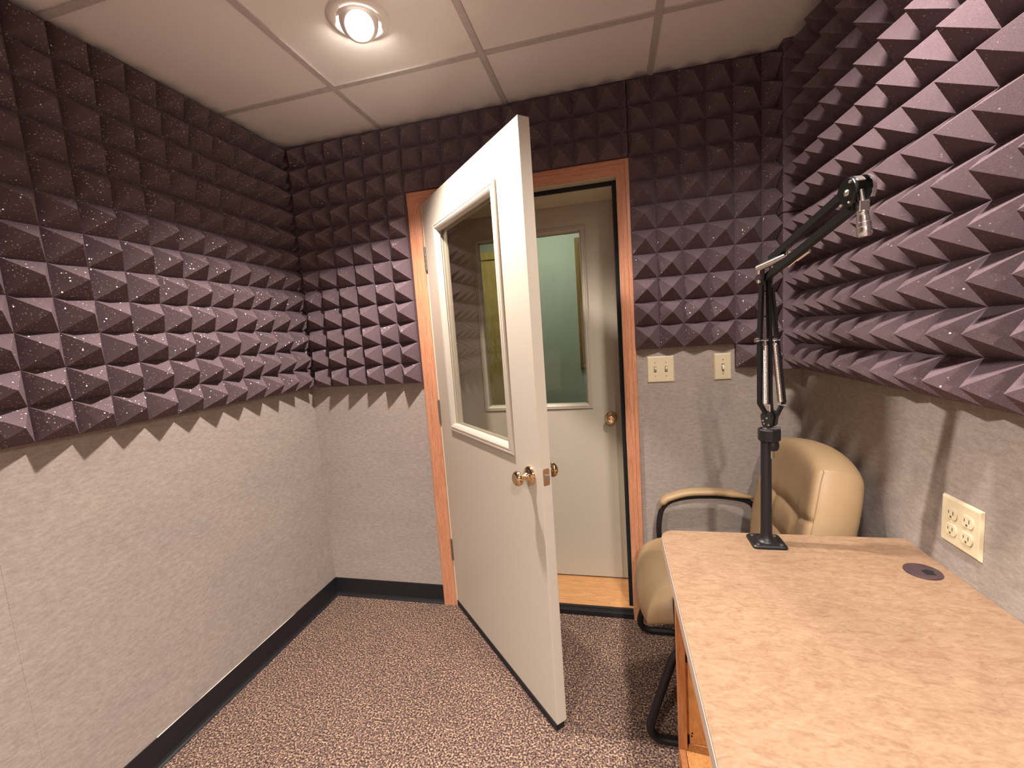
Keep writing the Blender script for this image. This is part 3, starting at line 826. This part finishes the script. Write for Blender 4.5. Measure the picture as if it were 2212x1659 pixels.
MB().box(tp.x - .0085, tp.x + .0085, tp.y - .007, tp.y + .007, tp.z - .022, tp.z - .003).build('swivel_block', CHROME, ma, bevel=.002)
ti = MB().lathe([(0, .0085), (.004, .0092), (.005, .0088), (.010, .0094), (.019, .0096), (.020, .0110), (.027, .0112), (.028, .0104), (.034, .0112), (.040, .0112), (.044, .0095), (.044, 0)], tp + Vector((0, 0, -.020)), (.10, .0, -1), 24).build('threaded_tip', CHROME, ma)
smooth_angle(ti, 35)

# ------------------------------------------------------------------ guest chair
ch = empty('guest_chair', (1.95, -.365, 0), 'tan leather guest chair on a black sled frame behind the desk', 'chair')
def path(pts, r=.05, n=7, closed=False):
    """round the corners of a polyline"""
    P_ = [Vector(p) for p in pts]; out = []
    N = len(P_)
    for i in range(N):
        if not closed and i in (0, N - 1): out.append(P_[i]); continue
        a_, p, b_ = P_[i - 1], P_[i], P_[(i + 1) % N]
        d0 = (a_ - p); d1_ = (b_ - p); rr = min(r, d0.length * .48, d1_.length * .48)
        s_ = p + d0.normalized() * rr; e_ = p + d1_.normalized() * rr
        for k in range(n + 1):
            t = k / n; out.append(s_ * (1 - t) ** 2 + p * 2 * t * (1 - t) + e_ * t ** 2)
    return out
YN, YF = -.640, -.098
zf = .0148
run = path([(1.93, YN, .372), (1.765, YN, .372), (1.652, YN, zf), (2.285, YN, zf), (2.285, YF, zf), (1.652, YF, zf), (1.765, YF, .372), (1.93, YF, .372)], .075, 9)
MB().tube(run, .0140, 14).build('sled_frame', BLACK, ch, smooth=True)
MB().tube([(1.80, YN, .372), (1.80, YF, .372)], .011, 10).tube([(1.92, YN, .372), (1.92, YF, .372)], .011, 10).build('seat_rail', BLACK, ch, smooth=True)
for yy, s in ((YF - .002, 1), (YN + .002, -1)):
    lp_ = path([(1.770, yy, .380), (1.763, yy, .53), (1.785, yy, .628), (1.880, yy, .660), (2.03, yy, .666), (2.160, yy, .640), (2.135, yy, .44), (2.09, yy, .385)], .07, 7)
    ar_ = polybar(lp_, .022, .016, (0, 1, 0)).build('arm_frame', BLACK, ch, bevel=.004)
    pad = path([(1.766, yy, .590), (1.788, yy, .645), (1.880, yy, .679), (2.02, yy, .684), (2.150, yy, .659)], .06, 8)
    rs_ = [.004 + .0215 * min(1, (k / (len(pad) - 1)) / .12, (1 - k / (len(pad) - 1)) / .08 + .4) for k in range(len(pad))]
    pm = MB()
    m_ = len(pad)
    rings = []
    for i, p in enumerate(pad):
        t = (pad[min(i + 1, m_ - 1)] - pad[max(i - 1, 0)]).normalized()
        sdv = Vector((0, 1, 0)); nv = t.cross(sdv) * -1
        if nv.z < 0: nv = -nv
        k_ = rs_[i] / .0255
        rings.append([p + sdv * (.026 * k_ * (abs(math.cos(a_)) ** .7) * (1 if math.cos(a_) > 0 else -1)) + nv * (.0135 * k_ * (abs(math.sin(a_)) ** .8) * (1 if math.sin(a_) > 0 else -1)) for a_ in [2 * PI * q / 18 for q in range(18)]])
    vs = [q for r_ in rings for q in r_]; fs = [tuple(range(18)), tuple(range(18 * (m_ - 1), 18 * m_))]
    for i in range(m_ - 1):
        for q in range(18): fs.append((18 * i + q, 18 * i + (q + 1) % 18, 18 * i + 18 + (q + 1) % 18, 18 * i + 18 + q))
    pm.add(vs, fs).build('arm_pad', LEATHER, ch, smooth=True)

def cushion(name, f, outline, thick, groove, n=56, ex=5.0):
    """pillow: f(u, v, d) -> xyz; outline(a, b) -> u, v for a, b in -1..1; groove(a, b) -> depth lost"""
    mb = MB(); vs = []; fs = []
    lin = [math.sin(PI / 2 * (-1 + 2 * k / n)) for k in range(n + 1)]
    for side in (1, -1):
        for j in range(n + 1):
            for i in range(n + 1):
                a_, b_ = lin[i], lin[j]
                m2 = max(abs(a_), abs(b_)) ** ex * .55 + .45 * (1 - (1 - abs(a_) ** ex) * (1 - abs(b_) ** ex))
                d = math.sqrt(max(0.0, 1 - m2 ** 2))
                u_, v_ = outline(a_, b_)
                dd = thick(a_, b_, side) * d
                if side > 0: dd -= groove(a_, b_) * min(1, d * 1.4)
                vs.append(f(u_, v_, side * dd))
    N = n + 1
    for s_ in (0, 1):
        o_ = s_ * N * N
        for j in range(n):
            for i in range(n):
                fs.append((o_ + j * N + i, o_ + j * N + i + 1, o_ + (j + 1) * N + i + 1, o_ + (j + 1) * N + i))
    mb.add(vs, fs)
    return mb.build(name, LEATHER, ch, smooth=True, merge=.0004)
def squircle(a_, b_, k=.32):
    return a_ * math.sqrt(1 - k * b_ * b_ / 1.0), b_ * math.sqrt(1 - k * a_ * a_ / 1.0)
# seat: u along x (front at -x), v along y, d up
def seat_f(u, v, d):
    drop = .050 * max(0, (1.80 - u) / .15) ** 2
    return Vector((u, v, .440 + d - drop))
def seat_o(a_, b_):
    a2, b2 = squircle(a_, b_, .22)
    return 1.885 + a2 * .238, -.365 + b2 * .245
def gro(x, c, w): return math.exp(-((x - c) / w) ** 2)
cushion('seat', seat_f, seat_o, lambda a_, b_, s: .078 if s > 0 else .062, lambda a_, b_: .003 * (gro(a_, -.35, .05) + gro(a_, .25, .05)), 44, 3.2)
# backrest: u along y, v up the lean, d towards the sitter (-x)
lean = math.radians(15)
tw = math.radians(0)
def back_f(u, v, d):
    x = 2.172 + v * math.sin(lean) + .10 * max(0, .30 - v) ** 2 - .03 * (v / .55) ** 2 - d * math.cos(lean)
    x += -.10 * (abs(u) / .25) ** 2 * .35
    return Vector((x, -.372 + u, .430 + v * math.cos(lean) + d * math.sin(lean)))
def back_o(a_, b_):
    a2, b2 = squircle(a_, b_, .23)
    v = (b2 + 1) / 2 * .548
    wd = .252 * (1 - .10 * max(0, b_) ** 2 - .10 * max(0, -b_) ** 2)
    return a2 * wd, v
def back_g(a_, b_):
    sg = lambda x: 1 / (1 + math.exp(-x * 13))
    aa = abs(a_); g_ = 0
    low = sg(.14 - b_); cen = sg(.40 - aa)
    g_ += (.006 * gro(aa, .40, .018) + .010 * gro(aa, .40, .10)) * low
    g_ += cen * (.005 * (gro(b_, .14, .016) + gro(b_, -.28, .016)) + .009 * (gro(b_, .14, .09) + gro(b_, -.28, .09)))
    g_ += (1 - cen) * (.004 * gro(b_, .32 - .32 * (1 - aa), .026) + .005 * gro(b_, .32 - .32 * (1 - aa), .07)) * (1 if aa < .93 else 0)
    g_ += .006 * gro(aa, .93, .008) * (1 if b_ < .93 else 0)
    return g_
cushion('backrest', back_f, back_o, lambda a_, b_, s: (.078 if s > 0 else .072), back_g, 120, 7.0)
for yy in (-.46, -.28):
    MB().bar((2.13, yy, .36), (2.215, yy, .56), .05, .006, (1, 0, 0)).build('back_bracket', BLACK, ch)

# ------------------------------------------------------------------ camera, world, view
cam = bpy.data.cameras.new('camera'); co = bpy.data.objects.new('camera', cam); link(co)
yaw, pit, rol = -.2367, -.1131, -.0714
cyw, syw, cp, sp = math.cos(yaw), math.sin(yaw), math.cos(pit), math.sin(pit)
fw = Vector((syw * cp, cyw * cp, sp)); r0 = Vector((cyw, -syw, 0)); u0 = r0.cross(fw)
rr = r0 * math.cos(rol) + u0 * math.sin(rol); uu = -r0 * math.sin(rol) + u0 * math.cos(rol)
M = Matrix(((rr.x, uu.x, -fw.x, CX), (rr.y, uu.y, -fw.y, CY), (rr.z, uu.z, -fw.z, CZ), (0, 0, 0, 1)))
co.matrix_world = M
cam.sensor_width = 36; cam.sensor_fit = 'HORIZONTAL'
cam.lens = 922.37 / 2212 * 36
cam.clip_start = .02
S.camera = co
w = bpy.data.worlds.new('world'); S.world = w; w.use_nodes = True
w.node_tree.nodes['Background'].inputs[0].default_value = (.02, .02, .02, 1)
w.node_tree.nodes['Background'].inputs[1].default_value = .5
vs_ = S.view_settings
vs_.view_transform = 'Standard'; vs_.look = 'None'; vs_.gamma = 1; vs_.use_curve_mapping = False
vs_.exposure = 1.15
